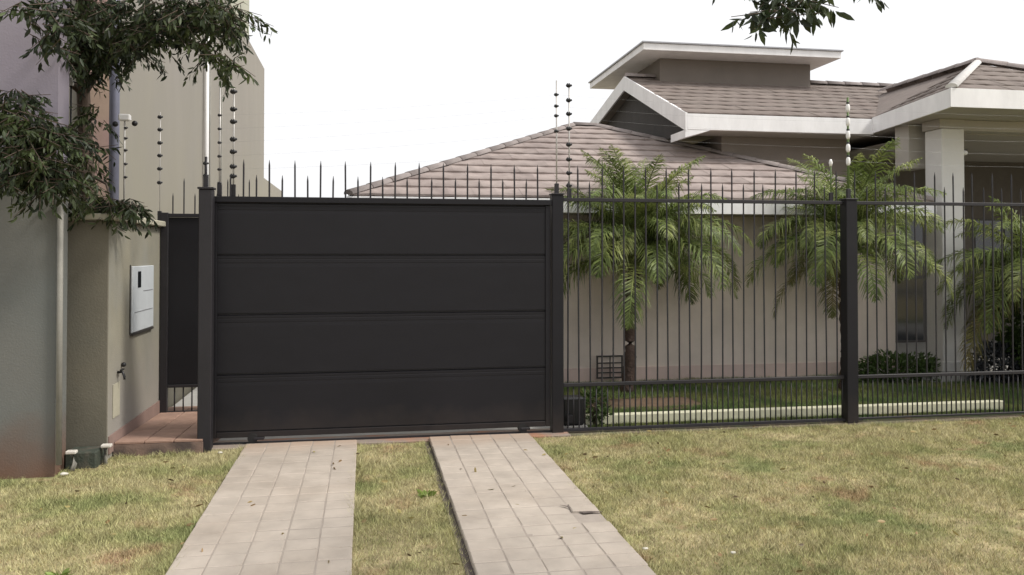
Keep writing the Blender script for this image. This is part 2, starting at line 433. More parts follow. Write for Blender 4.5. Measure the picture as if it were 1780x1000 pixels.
# ------------------------------------------------------------------ sliding gate
gx0, gx1, gy = -1.37, 1.775, 7.93
sg = empty('sliding_gate', ((gx0 + gx1) / 2, gy, 0))
tag(sg, 'wide charcoal sliding driveway gate of four horizontal steel panels', 'gate')
gz0, gz1 = .085, 2.275
fb = MB()
fb.box(gx0, gx0 + .05, gy - .02, gy + .03, gz0, gz1 - .055, .003); fb.box(gx1 - .05, gx1, gy - .02, gy + .03, gz0, gz1 - .055, .003)
fb.box(gx0 + .052, gx1 - .052, gy - .02, gy + .03, gz0, gz0 + .05, .003)
fb.build('frame', M['gate'], sg)
b = MB(); b.box(gx0 - .01, gx1 + .01, gy - .035, gy + .04, gz1 - .053, gz1, .004); b.build('top_bar', M['gate'], sg)
seams = [gz0 + .052, .658, 1.202, 1.742, gz1 - .056]
for i in range(4):
    z0, z1 = seams[i] + .006, seams[i + 1] - .006
    b = MB()
    # shallow ribs pressed along the upper part of each panel
    n = 6
    prof = [(gy + .012, z0), (gy - .012, z0 + .004)]
    for q in ((.80, .0), (.86, .0012), (.87, .0012), (.88, 0), (.93, 0), (.935, .0012), (.945, .0012), (.955, 0)):
        prof.append((gy - .012 + q[1], z0 + (z1 - z0) * q[0]))
    prof += [(gy - .012, z1 - .006), (gy + .012, z1)]
    b.prism(prof, gx0 + .052, gx1 - .052)
    b.build('panel', M['gate'], sg)
b = MB(); b.box(gx0 + .03, gx1 - .03, gy + .0125, gy + .02, gz0 + .04, gz1 - .03); b.build('backing_sheet', M['iron'], sg)
def spike_mesh(name, h, r=.008, m=None):
    b = MB(); b.tube([(0, 0, 0), (0, 0, h - .05), (0, 0, h)], [r, r, r * .2], 6, False); return b.mesh(name, m or M['iron'])
sp_t, sp_s = spike_mesh('spike', .345), spike_mesh('spike', .205)
x = gx0 + .16; k = 0
while x < gx1 - .02:
    link(bpy.data.objects.new('spike', sp_t if k % 2 else sp_s), sg, (x - (gx0 + gx1) / 2, .003, gz1 - .003), (random.uniform(-.01, .01), random.uniform(-.012, .012), 0)); x += .1145; k += 1
for xx in (-1.0, 1.50):
    wq = MB(); wq.tube([(xx, gy - .03, .075), (xx, gy + .03, .075)], .045, 14); wq.build('roller', M['iron2'], sg)
for i, xx in enumerate((-.9, 1.57)):
    wq = MB(); wq.box(xx - .09, xx + .0, gy - .035, gy + .035, .06, gz0 - .002, .004); wq.build('roller_bracket', M['iron'], sg)

# gate post on the left (square steel, with plate)
gp = empty('gate_post', (-1.43, 7.84, 0)); tag(gp, 'thick black steel post at left end of the sliding gate', 'post')
b = MB(); b.box(-1.45, -1.335, 7.74, 7.865, -.03, 2.325, .006); b.build('post', M['iron'], gp)
b = MB(); b.box(-1.46, -1.325, 7.73, 7.875, 2.327, 2.345, .003); b.build('cap', M['iron'], gp)
b = MB(); b.box(-1.452, -1.385, 7.88, 7.97, -.02, 2.30, .004); b.build('side_channel', M['gate'], gp)

# ------------------------------------------------------------------ iron fence
fe = empty('iron_fence', (5.0, 7.95, 0)); tag(fe, 'black iron picket fence with spiked tops and closer bars at the bottom', 'fence')
fy = 7.95
def fpost(x, wd, top):
    b = MB(); b.box(x - wd / 2, x + wd / 2, fy - wd / 2, fy + wd / 2, -.03, top, .005); b.build('post', M['gate'], fe)
    b = MB(); b.box(x - wd / 2 - .008, x + wd / 2 + .008, fy - wd / 2 - .008, fy + wd / 2 + .008, top + .002, top + .016, .003); b.build('post_cap', M['iron'], fe)
fpost(1.845, .112, 2.325); fpost(4.965, .125, 2.31); fpost(8.08, .14, 2.31)
for (a, c) in ((1.908, 4.893), (5.037, 8.008), (8.152, 10.0)):
    b = MB(); b.box(a, c, fy - .018, fy + .018, 2.265, 2.30, .003); b.build('top_rail', M['iron'], fe)
    b = MB(); b.box(a, c, fy - .018, fy + .018, .455, .49, .003); b.build('middle_rail', M['iron'], fe)
    b = MB(); b.box(a, c, fy - .012, fy + .012, .03, .05, .002); b.build('bottom_rail', M['iron'], fe)
pk_t = spike_mesh('picket', 2.585, .0085); pk_s = spike_mesh('picket', 2.43, .0085); pk_l = MB()
pk_l.tube([(0, 0, 0), (0, 0, .42)], .007, 6); pk_l = pk_l.mesh('short_picket', M['iron'])
sp = .1148; k = 0; x = 1.955
while x < 9.98:
    if min(abs(x - p) for p in (1.845, 4.965, 8.08)) > .08:
        link(bpy.data.objects.new('picket', pk_t if k % 2 else pk_s), fe, (x - 5, 0, .035), (random.uniform(-.004, .004), random.uniform(-.006, .006), 0))
    xm = x + sp / 2
    if min(abs(xm - p) for p in (1.845, 4.965, 8.08)) > .08:
        link(bpy.data.objects.new('short_picket', pk_l), fe, (xm - 5, 0, .035))
    x += sp; k += 1

# gate motor behind the first fence post
gm = empty('gate_motor', (2.03, 8.16, 0)); tag(gm, 'dark gate opener box on the ground behind the first fence post', 'gate motor')
b = MB(); b.box(1.93, 2.16, 8.06, 8.22, .05, .33, .02); b.build('housing', M['iron2'], gm)
b = MB(); b.box(1.91, 2.18, 8.04, 8.21, .0, .048, .004); b.build('base_plate', M['kerb'], gm)
b = MB(); b.tube([(2.0, 8.05, .13), (2.0, 7.985, .13)], .035, 12); b.build('pinion', M['iron'], gm)

# ------------------------------------------------------------------ left side: pillar wall, small gate, grey wall
pw = empty('entry_wall', (-2.31, 7.6, 0)); tag(pw, 'beige rendered wall with pale coping and white meter box beside the small gate', 'wall')
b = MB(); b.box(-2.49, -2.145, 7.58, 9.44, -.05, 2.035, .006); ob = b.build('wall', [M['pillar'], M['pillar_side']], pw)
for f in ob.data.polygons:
    if f.normal.x > .9: f.material_index = 1  # right face takes the painted lit tone
b = MB(); b.box(-2.53, -2.085, 7.54, 9.49, 2.037, 2.095, .008); b.build('coping', M['cap'], pw)
b = MB(); b.box(-2.143, -2.132, 7.60, 9.42, .05, .20); ob = b.build('skirting', M['skirt'], pw)
for v in ob.data.vertices:
    pass
b = MB(); b.box(-2.143, -2.122, 8.25, 9.03, 1.015, 1.635, .006); mb_ = b.build('meter_box', M['meter'], pw)
b = MB(); b.box(-2.1215, -2.118, 8.42, 8.53, 1.43, 1.585, .001); b.build('window', M['glass'], mb_)
b = MB(); b.box(-2.1215, -2.1185, 8.31, 8.98, 1.20, 1.206); b.box(-2.1215, -2.1185, 8.62, 8.98, 1.39, 1.396); b.build('door_line', M['flash'], mb_)
b = MB(); b.box(-2.143, -2.135, 8.225, 8.245, 1.0, 1.65, .003); b.box(-2.143, -2.118, 8.25, 9.03, .99, 1.012, .003); b.build('frame', M['frame'], mb_)
b = MB(); b.tube([(-2.143, 7.86, .71), (-2.10, 7.86, .71), (-2.085, 7.86, .665), (-2.085, 7.86, .645)], .012, 8); b.box(-2.115, -2.095, 7.82, 7.90, .724, .738, .003); b.build('tap', M['iron2'], pw)
b = MB(); b.sphere((-2.125, 7.98, .76), .022, 10); b.build('bell', M['iron2'], pw)
b = MB(); b.box(-2.143, -2.138, 7.72, 7.92, .33, .62); b.build('plaster_patch', M['cap'], pw)

# small pedestrian gate
pg = empty('pedestrian_gate', (-1.7, 9.4, 0)); tag(pg, 'narrow black pedestrian gate with solid sheet, bars below and spikes above', 'gate')
b = MB(); b.box(-2.06, -1.22, 9.385, 9.40, .36, 2.14, .003); b.build('sheet', M['gate'], pg)
b = MB(); b.box(-2.135, -2.062, 9.36, 9.42, .03, 2.19, .004); b.box(-1.218, -1.15, 9.36, 9.42, .03, 2.19, .004)
b.box(-2.06, -1.22, 9.365, 9.415, 2.142, 2.18, .003); b.box(-2.06, -1.22, 9.365, 9.415, .33, .358, .003); b.box(-2.06, -1.22, 9.375, 9.41, .06, .08, .002); b.build('frame', M['iron'], pg)
for i in range(9):
    b = MB(); xx = -1.99 + i * .088; b.tube([(xx, 9.392, .07), (xx, 9.392, .335)], .0075, 6); b.build('bar', M['iron'], pg)
for i in range(8):
    b = MB(); xx = -2.02 + i * .112; h = 2.40 if i % 2 == 0 else 2.56; b.tube([(xx, 9.392, 2.17), (xx, 9.392, h - .04), (xx, 9.392, h)], [.007, .007, .001], 6, False); b.build('spike', M['iron'], pg)
b = MB(); b.tube([(-1.36, 9.38, 1.0), (-1.36, 9.33, 1.0), (-1.46, 9.33, 1.0)], .01, 6); b.build('handle', M['rod'], pg)

# tall grey wall on the far left, lavender above
gw = empty('tall_boundary_wall', (-4.5, 7.2, 0)); tag(gw, 'tall plain wall at far left, grey below and lavender above, reddish soil stain at its foot', 'wall')
b = MB()
def wallpoly(zz0, zz1):
    q = MB(); vs = []
    base = [(-8.0, 6.90), (-2.40, 7.12), (-2.41, 7.40), (-8.0, 7.2)]
    lo = [q.bm.verts.new((x, y, zz0)) for x, y in base]; hi = [q.bm.verts.new((x, y, zz1)) for x, y in base]
    q.bm.faces.new(lo[::-1]); q.bm.faces.new(hi)
    for i in range(4): q.bm.faces.new((lo[i], lo[(i + 1) % 4], hi[(i + 1) % 4], hi[i]))
    return q
wallpoly(-.1, 2.35).build('lower_wall', M['grey_wall'], gw)
wallpoly(2.352, 5.2).build('upper_wall', M['lav_wall'], gw)
cp = MB(); cp.tube([(-2.36, 7.09, .10), (-2.365, 7.09, 2.2)], .022, 10); co = cp.build('conduit_pipe', M['conduit']); tag(co, 'pale vertical conduit pipe at the right edge of the grey wall', 'pipe')
# drain box with pipe stubs
db = empty('drain_box', (-2.28, 7.45, 0)); tag(db, 'low dark mossy drain box between two broken pipe stubs at the wall foot', 'drain box')
b = MB(); b.box(-2.40, -2.16, 7.34, 7.56, -.02, .135, .01); b.build('box', mat('mossy_concrete', (.055, .065, .05), var=.3, bump=.5, second=(.09, .075, .06), sec_scale=6), db)
for (x, y, dx) in ((-2.33, 7.27, .03), (-2.12, 7.46, -.01)):
    b = MB(); b.tube([(x, y, -.02), (x + dx, y, .06), (x + dx * .3, y, .14)], .018, 10); b.build('pipe_stub', M['conduit'], db)
    b = MB(); b.box(x - .035, x + .045, y - .03, y + .03, .142, .168, .006); b.build('stub_cap', M['pvc'], db)

# ------------------------------------------------------------------ neighbour house (left)
nh = empty('neighbour_house', (-5, 12, 0)); tag(nh, 'tall tan two storey neighbouring house behind the gate at left', 'house')
b = MB(); b.box(-9.0, -2.62, 9.6, 22.7, 0, 6.62, .01); b.build('wall', M['neigh'], nh)
b = MB(); b.box(-9.0, -2.60, 9.5, 19.6, 6.622, 9.5, .01); b.build('upper_storey', M['neigh2'], nh)
b = MB(); b.box(-6.0, -2.63, 22.72, 28, 0, 3.75, .01); b.build('rear_annex', M['neigh'], nh)
b = MB(); b.box(-2.93, -2.64, 9.53, 9.598, 0, 6.6, .01); b.build('pilaster', M['peach'], nh)
b = MB(); b.tube([(-2.56, 14.3, .1), (-2.56, 14.3, 6.5)], .036, 10); b.build('downpipe', M['white'], nh)
b = MB(); b.tube([(-2.59, 14.75, .1), (-2.59, 14.75, 6.5)], .02, 8); b.tube([(-2.59, 15.9, .1), (-2.59, 15.9, 5.9)], .018, 8); b.build('conduit', M['conduit'], nh)
mp = MB(); P0 = at(197, 440, 8.55); mp.tube([(P0.x, P0.y, 0), (P0.x, P0.y, 6.8)], .05, 14)
mo = mp.build('metal_pole', M['pole']); tag(mo, 'blue-grey metal pole standing between the peach strip and the tan house wall', 'pole')
# boundary wall behind the small gate
b = MB(); b.box(-2.35, -2.16, 9.46, 22, 0, 1.95, .01); bw = b.build('boundary_wall', M['pillar']); tag(bw, 'low beige boundary wall running back behind the small gate', 'wall')

# ------------------------------------------------------------------ our house
hs_ = empty('house', (5, 12, 0)); tag(hs_, 'single storey house with brown tiled hip roofs, white eaves and a columned porch', 'house')

STEP = [.024]
def tile_profile(wd, ln, m, name='roof_tile'):
    """one pan tile in plane coords: x along the eave, y up the slope, z off the plane"""
    b = MB(); n = 4
    def h(u): return .005 + .0035 * math.cos(2 * PI * u)
    rows = []
    for (v, dz) in ((0, STEP[0]), (ln, .002)):
        rows.append([b.bm.verts.new(((i / n) * wd, v, h(i / n) + dz)) for i in range(n + 1)])
    low = [b.bm.verts.new(((i / n) * wd, .0, h(i / n) - .004)) for i in range(n + 1)]
    for i in range(n):
        f = b.bm.faces.new((rows[0][i], rows[0][i + 1], rows[1][i + 1], rows[1][i])); f.smooth = True
        b.bm.faces.new((low[i], low[i + 1], rows[0][i + 1], rows[0][i]))
    return b

def tiled(roof, origin, udir, vdir, poly, m, tw=.31, te=.35, single=True):
    """lay tiles over the convex polygon poly (u,v) of the plane at origin; whole tiles share meshes, edge tiles are cut"""
    U = Vector(udir).normalized(); Vv = Vector(vdir).normalized(); Nn = U.cross(Vv).normalized()
    if Nn.z < 0: Nn = -Nn
    Mx = Matrix((( U.x, Vv.x, Nn.x, origin[0]), (U.y, Vv.y, Nn.y, origin[1]), (U.z, Vv.z, Nn.z, origin[2]), (0, 0, 0, 1)))
    us = [p[0] for p in poly]; vs = [p[1] for p in poly]
    cx_, cy_ = sum(us) / len(us), sum(vs) / len(vs)
    edges = []
    for i in range(len(poly)):
        a, c = Vector((*poly[i], 0)), Vector((*poly[(i + 1) % len(poly)], 0))
        d = (c - a).normalized(); nrm = Vector((d.y, -d.x, 0))
        if nrm.dot(Vector((cx_, cy_, 0)) - a) > 0: nrm = -nrm
        edges.append((a, nrm))
    share = tile_profile(tw, te + .03, m).mesh('roof_tile', m, False)
    joined = bmesh.new()
    inv = Matrix.Translation(-roof.parent.location) if roof.parent else Matrix.Identity(4)
    r = 0; v = min(vs)
    while v < max(vs):
        off = (r % 2) * tw / 2
        u = min(us) - tw + off
        while u < max(us):
            cor = [(u, v), (u + tw, v), (u + tw, v + te), (u, v + te)]
            mx_out = [max((Vector((*c, 0)) - a).dot(nn) for c in cor) for a, nn in edges]
            mn_out = [min((Vector((*c, 0)) - a).dot(nn) for c in cor) for a, nn in edges]
            if max(mn_out) < -1e-4:
                jz = random.uniform(-.002, .003)
                if single and max(mx_out) < 1e-4:
                    o = bpy.data.objects.new('roof_tile', share); link(o, roof)
                    o.matrix_basis = inv @ Mx @ Matrix.Translation((u, v, jz))
                else:
                    tb = tile_profile(tw, te + .03, m).bm
                    bmesh.ops.translate(tb, verts=tb.verts, vec=(u, v, jz))
                    for (a, nn), q in zip(edges, mx_out):
                        if q > 1e-4 or not single:
                            bmesh.ops.bisect_plane(tb, geom=list(tb.verts) + list(tb.edges) + list(tb.faces), plane_co=a, plane_no=nn, clear_outer=True)
                    if len(tb.faces):
                        if single:
                            me = bpy.data.meshes.new('roof_tile'); tb.to_mesh(me); me.materials.append(m)
                            o = bpy.data.objects.new('roof_tile', me); link(o, roof); o.matrix_basis = inv @ Mx
                        else:
                            me = bpy.data.meshes.new('tmp'); tb.to_mesh(me); me.transform(Mx); joined.from_mesh(me); bpy.data.meshes.remove(me)
                    tb.free()
            u += tw
        v += te; r += 1
    if not single:
        me = bpy.data.meshes.new('tile_field'); me.materials.append(m)
        joined.to_mesh(me); me.transform(inv)
        o = bpy.data.objects.new('tile_field', me); link(o, roof); o['kind'] = 'stuff'
    joined.free()

def caps(roof, a, c, m, name='ridge_tile', rad=.10, ln=.36):
    a, c = Vector(a), Vector(c); d = (c - a); n = max(1, int(d.length / ln)); step = d / n; dn = d.normalized()
    side = dn.cross(Vector((0, 0, 1))).normalized(); up = side.cross(dn).normalized()
    base = roof.parent.location if roof.parent else Vector()
    b = MB(); L_ = step.length
    ra, rb = rad * 1.08, rad * .93
    A_, B_ = [], []
    for k in range(7):
        th = PI * k / 6
        A_.append(b.bm.verts.new((math.cos(th) * ra, 0, math.sin(th) * ra * .75)))
        B_.append(b.bm.verts.new((math.cos(th) * rb, L_ + .03, math.sin(th) * rb * .75)))
    for k in range(6):
        f = b.bm.faces.new((A_[k], A_[k + 1], B_[k + 1], B_[k])); f.smooth = True
    b.bm.faces.new(A_[::-1])
    me = b.mesh(name, m)
    Mx = Matrix(((side.x, dn.x, up.x, 0), (side.y, dn.y, up.y, 0), (side.z, dn.z, up.z, 0), (0, 0, 0, 1)))
    for i in range(n):
        o = bpy.data.objects.new(name, me); link(o, roof); o.matrix_basis = Matrix.Translation(a + step * i - base) @ Mx

# --- lower front wing
ex0, ex1, ey0, ey1 = -.2, 7.8, 10.4, 18.0
ez, rz = 2.465, 3.985
half = (ey1 - ey0) / 2; yr = ey0 + half; rx0, rx1 = ex0 + half, ex1 - half
b = MB(); b.box(.4, 7.6, 11.0, 17.4, 0, 2.275); b.build('front_wall', M['wall_pink'], hs_)
b = MB(); b.box(.39, 7.612, 10.982, 10.998, 0, .20, .003); b.build('plinth', M['plinth'], hs_)
b = MB()
v0 = [(ex0 + .02, ey0 + .02, ez), (ex1 - .02, ey0 + .02, ez), (ex1 - .02, ey1 - .02, ez), (ex0 + .02, ey1 - .02, ez), (rx0, yr, rz), (rx1, yr, rz)]
b.poly(v0[0], v0[1], v0[5], v0[4]); b.poly(v0[1], v0[2], v0[5]); b.poly(v0[2], v0[3], v0[4], v0[5]); b.poly(v0[3], v0[0], v0[4])
fr = b.build('front_roof', M['roof_base'], hs_)
sl_l = math.hypot(half, rz - ez); tilt = (0, half, rz - ez)
tiled(fr, (ex0, ey0, ez), (1, 0, 0), tilt, [(0, 0), (ex1 - ex0, 0), (rx1 - ex0, sl_l), (rx0 - ex0, sl_l)], M['roof'])
tiled(fr, (ex0, ey1, ez), (0, -1, 0), (half, 0, rz - ez), [(0, 0), (ey1 - ey0, 0), (half, sl_l)], M['roof'], single=False)
tiled(fr, (ex1, ey0, ez), (0, 1, 0), (-half, 0, rz - ez), [(0, 0), (ey1 - ey0, 0), (half, sl_l)], M['roof'], single=False)
caps(fr, (ex0, ey0, ez + .015), (rx0, yr, rz + .015), M['ridge'], rad=.075); caps(fr, (ex1, ey0, ez + .015), (rx1, yr, rz + .015), M['ridge'], rad=.075); caps(fr, (rx0, yr, rz + .015), (rx1, yr, rz + .015), M['ridge'], rad=.08)
b = MB()
b.box(ex0, ex1, ey0 - .02, ey0, 2.275, 2.455, .003); b.box(ex0 - .02, ex0 - .001, ey0 - .02, ey1, 2.275, 2.455, .003); b.box(ex1 + .001, ex1 + .02, ey0 - .02, ey1, 2.275, 2.455, .003)
b.build('fascia', M['white_eave'], hs_)
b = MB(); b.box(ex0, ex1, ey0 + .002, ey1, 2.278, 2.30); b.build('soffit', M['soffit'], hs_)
# iron grille at the wall foot
gr = empty('wall_grille', (3.27, 10.95, 0)); tag(gr, 'small dark iron grille at the foot of the house wall beside the palm trunk', 'grille')
b = MB(); b.box(3.09, 3.11, 10.93, 10.955, .06, .37); b.box(3.44, 3.46, 10.93, 10.955, .06, .37); b.box(3.11, 3.44, 10.93, 10.955, .35, .37); b.box(3.11, 3.44, 10.93, 10.955, .06, .08); b.build('frame', M['frame'], gr)
for i in range(3):
    b = MB(); z = .13 + i * .065; b.box(3.11, 3.44, 10.935, 10.95, z, z + .016); b.build('bar', M['frame'], gr)
b = MB(); b.box(3.268, 3.282, 10.92, 10.932, .08, .35); b.build('upright', M['frame'], gr)

# --- upper block
STEP[0] = .013
b = MB(); b.box(5.6, 7.8, 12.5, 17.9, 0, 3.645); b.build('upper_wall', M['wall_brown'], hs_)
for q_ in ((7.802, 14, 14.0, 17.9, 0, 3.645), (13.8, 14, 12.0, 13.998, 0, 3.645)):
    b = MB(); b.box(*q_); b.build('porch_wall', mat('porch_wall_shaded', (.12, .105, .09), bump=.2), hs_)  # darker copy of the upper wall colour, with the recess shade painted in
b = MB(); b.prism([(12.3, 3.645), (17.9, 3.645), (17.9, 4.19), (14.9, 4.78), (12.3, 3.79)], 4.93, 5.1); b.build('gable_wall', mat('shaded_gable', (.05, .045, .042), bump=.2), hs_)  # wall under the gable overhang, its shade put into the near-black colour
mr_ = MB()
mr_.prism([(11.92, 3.66), (11.92, 3.86), (14.9, 5.02), (18.5, 4.28), (18.5, 4.08), (14.9, 4.79)], 4.80, 14.0)
mroof = mr_.build('main_roof', M['wall_tower'], hs_)
ms = math.hypot(3.0, 1.155)
tiled(mroof, (4.76, 11.9, 3.868), (1, 0, 0), (0, 3.0, 1.155), [(0, 0), (9.24, 0), (9.24, ms), (0, ms)], M['roof2'], single=False)
caps(mroof, (4.78, 14.9, 5.04), (14, 14.9, 5.04), M['ridge'])
b = MB(); b.box(4.78, 7.86, 11.88, 11.918, 3.62, 3.862, .004); b.build('main_fascia', M['white_eave'], hs_)
b = MB(); b.box(11.4, 14, 11.88, 11.918, 3.62, 3.862, .004); b.build('main_fascia', M['white_eave'], hs_); b = MB()
# rake boards on the left end
b = MB(); b.prism([(11.88, 3.60), (11.88, 3.875), (14.9, 5.05), (18.5, 4.31), (18.5, 4.06), (14.9, 4.79)], 4.745, 4.779)
b.build('rake_board', M['white_eave'], hs_)
b = MB(); f_ = [(4.745, 3.50), (4.745, 3.618), (5.15, 3.618)]
lo = [b.bm.verts.new((x, 11.884, z)) for x, z in f_]; hi = [b.bm.verts.new((x, 12.49, z)) for x, z in f_]
b.bm.faces.new(lo); b.bm.faces.new(hi[::-1])
for i in range(3): b.bm.faces.new((lo[i], lo[(i + 1) % 3], hi[(i + 1) % 3], hi[i]))
b.build('eave_return', M['white_eave'], hs_)
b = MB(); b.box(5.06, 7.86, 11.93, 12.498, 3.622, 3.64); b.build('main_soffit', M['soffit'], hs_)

# --- tower
b = MB(); b.box(5.34, 8.34, 14.6, 17.0, 4.2, 5.345); b.build('tower_wall', M['wall_tower'], hs_)
b = MB(); b.box(4.83, 8.64, 14.03, 17.6, 5.35, 5.47, .004); tr_ = b.build('tower_roof', M['white_eave'], hs_)
b = MB(); b.box(4.80, 8.67, 14.00, 17.63, 5.472, 5.50, .003); b.build('flashing', M['flash'], tr_)

# --- porch canopy
A_, B_, D_, E_ = (7.88, 11.92), (7.46, 9.6), (11.35, 9.6), (11.35, 11.92)
cz, az = 3.87, 4.70; ax, ay = 9.4, 11.5
b = MB()
b.poly((*B_, cz), (*D_, cz), (ax, ay, az)); b.poly((*A_, cz), (*B_, cz), (ax, ay, az)); b.poly((*A_, cz), (ax, ay, az), (ax, 14.0, az), (7.88, 14.0, cz + .3)); b.poly((*D_, cz), (*E_, cz), (11.35, 14, cz + .3), (ax, 14, az), (ax, ay, az))
cr_ = b.build('porch_roof', M['roof2'], hs_)
fl = math.hypot(1.9, az - cz)
tiled(cr_, (B_[0], B_[1], cz + .004), (1, 0, 0), (0, 1.9, az - cz), [(0, 0), (D_[0] - B_[0], 0), (ax - B_[0], fl)], M['roof2'], single=True)
e1 = Vector((A_[0] - B_[0], A_[1] - B_[1], 0)); nrm = e1.cross(Vector((ax - B_[0], ay - B_[1], az - cz))); vd = nrm.cross(e1).normalized()
if vd.z < 0: vd = -vd
apu = Vector((ax - B_[0], ay - B_[1], az - cz)); eu = e1.normalized()
tiled(cr_, (B_[0], B_[1], cz + .004), eu, vd, [(0, 0), (e1.length, 0), (apu.dot(eu) + 1.2, apu.dot(vd)), (apu.dot(eu), apu.dot(vd))], M['roof2'], single=False)
caps(cr_, (*B_, cz + .03), (ax, ay, az + .03), M['ridge_pale'], name='hip_flashing', rad=.07, ln=2.6); caps(cr_, (*D_, cz + .03), (ax, ay, az + .03), M['ridge']); caps(cr_, (ax, ay, az + .03), (ax, 13.9, az + .03), M['ridge'])
b = MB()
def board(p, q, z0, z1, th=.03):
    p, q = Vector((*p, 0)), Vector((*q, 0)); d = (q - p).normalized(); n_ = Vector((d.y, -d.x, 0)) * th
    pts = [p, q, q + n_, p + n_]
    lo = [b.bm.verts.new((v.x, v.y, z0)) for v in pts]; hi = [b.bm.verts.new((v.x, v.y, z1)) for v in pts]
    b.bm.faces.new(lo); b.bm.faces.new(hi[::-1])
    for i in range(4): b.bm.faces.new((lo[i], lo[(i + 1) % 4], hi[(i + 1) % 4], hi[i]))
board(A_, B_, 3.64, 3.885); board((B_[0] - .03, B_[1]), (D_[0] + .03, D_[1]), 3.645, 3.89); board(D_, E_, 3.64, 3.885)
b.build('porch_fascia', M['white_eave'], hs_)
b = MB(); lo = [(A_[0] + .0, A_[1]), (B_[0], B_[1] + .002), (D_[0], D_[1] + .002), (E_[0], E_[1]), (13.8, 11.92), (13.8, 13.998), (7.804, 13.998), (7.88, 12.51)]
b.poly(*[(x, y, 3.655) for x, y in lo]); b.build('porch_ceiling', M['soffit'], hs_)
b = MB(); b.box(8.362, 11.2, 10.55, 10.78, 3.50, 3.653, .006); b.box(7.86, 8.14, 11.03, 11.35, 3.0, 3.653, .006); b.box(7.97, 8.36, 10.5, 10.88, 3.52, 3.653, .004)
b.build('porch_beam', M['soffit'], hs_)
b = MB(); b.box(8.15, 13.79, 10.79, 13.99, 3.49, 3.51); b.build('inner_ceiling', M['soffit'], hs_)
def column(x, y):
    w_ = .18
    b = MB(); b.box(x - w_, x + w_, y - w_, y + w_, .10, 3.518, .01); c = b.build('column', M['column'], hs_)
    b = MB(); b.box(x - w_ - .05, x + w_ + .05, y - w_ - .05, y + w_ + .05, .10, .24, .01); b.build('column_base', M['column'], c)
    return c
c1 = column(8.18, 10.68); column(10.9, 10.68)
lp = empty('wall_lamp', (8.36, 10.72, 3.2)); tag(lp, 'small white round lamp fixed high on the porch column', 'lamp')
b = MB(); b.sphere((8.42, 10.60, 3.19), .058, 12, (1, 1, .7)); b.build('globe', M['white'], lp)
b = MB(); b.tube([(8.346, 10.60, 3.19), (8.40, 10.60, 3.19)], .03, 10); b.box(8.38, 8.46, 10.56, 10.64, 3.225, 3.24, .002); b.build('bracket', M['frame'], lp)
# entrance door and windows on the recessed wall
def window(x0, x1, z0, z1, y, nx=2, nz=2):
    b = MB(); b.box(x0, x1, y - .03, y - .002, z0, z1); f = b.build('window', M['frame'], hs_)
    dx = (x1 - x0) / nx; dz = (z1 - z0) / nz
    for i in range(nx):
        for j in range(nz):
            b = MB(); b.box(x0 + i * dx + .03, x0 + (i + 1) * dx - .03, y - .04, y - .031, z0 + j * dz + .03, z0 + (j + 1) * dz - .03); b.build('pane', M['glass'], f)
window(9.6, 10.9, .12, 2.5, 14.0, 2, 2)
window(11.3, 13.2, 1.0, 2.4, 14.0, 3, 1)
b = MB(); b.box(7.602, 7.64, 11.2, 12.4, .12, 2.3); b.build('side_door', M['frame'], hs_)
window(8.3, 9.3, 1.4, 2.5, 14.0, 2, 1)

# ------------------------------------------------------------------ electric fence rods and wires
def efence(px_pos, z0, z1, zs, label, rodm, insm, side=(.02, 0), r=.0075, ir=.022, bracket=True, slant=0):
    x, y = px_pos
    t = empty('electric_fence_rod', (x, y, z0)); tag(t, label, 'fence rod', 'electric fence rods on the gates and walls')
    b = MB(); b.tube([(x, y, z0), (x + slant, y, z1)], r, 8); b.build('rod', rodm, t)
    for z in zs:
        b = MB(); xo = x + slant * (z - z0) / (z1 - z0) + side[0]; yo = y + side[1]
        b.tube([(xo - ir * 1.1, yo, z - .004), (xo - ir * .5, yo, z), (xo - ir * .3, yo, z), (xo, yo, z), (xo + ir * .4, yo, z), (xo + ir * 1.0, yo, z + .003)], [ir * .35, ir * .9, ir * .5, ir * .95, ir * .5, ir * .3], 8)
        b.build('insulator', insm, t)
    if bracket:
        b = MB(); b.box(x - .02, x + .02, y - .016, y + .016, z0, z0 + .11, .003); b.build('clamp', M['iron'], t)
    return t
def zat(py, t): return EYE + (440 - py) / F * t
T1 = 8.12
efence((1.845, 7.95), 2.33, zat(138, T1), [zat(q, T1) for q in (163, 183, 200, 227)], 'pale fence rod with dark insulators on top of the post right of the sliding gate', M['rod'], M['iron2'], (0, 0))
T2 = 8.2
q = at(992, 300, T2)
efence((q.x, 8.03), 2.29, zat(142, T2), [zat(v, T2) for v in (146, 172, 196, 222, 250, 276, 300, 322)], 'fence rod with black insulators just right of the post beside the sliding gate', M['rod'], M['iron2'], (.0, 0), ir=.028)
T3 = 8.66
efence((4.965, 7.95), 2.32, zat(168, T3), [], 'fence rod with white insulators on the post in the middle of the fence', M['rod_green'], M['white'], (0, 0), r=.012)
r3 = [o for o in bpy.data.objects if o.name.startswith('electric_fence_rod')][-1]
for i, py in enumerate((186, 210, 233, 256, 279)):
    z = zat(py, T3)
    b = MB(); b.tube([(4.965, 7.95, z - .05), (4.965, 7.95, z - .025), (4.965, 7.95, z + .02), (4.965, 7.95, z + .042)], [.012, .022, .021, .011], 10); b.build('insulator', M['white'], r3)
    b = MB(); b.tube([(4.965, 7.95, z + .043), (4.965, 7.95, z + .058)], .017, 8); b.build('collar', M['iron2'], r3)
q = at(1443, 290, 8.7)
efence((q.x, 7.97), 2.28, zat(279, 8.7), [], 'short fence rod with one white insulator left of the middle fence post', M['rod_green'], M['white'], (0, 0))
r4 = [o for o in bpy.data.objects if o.name.startswith('electric_fence_rod')][-1]
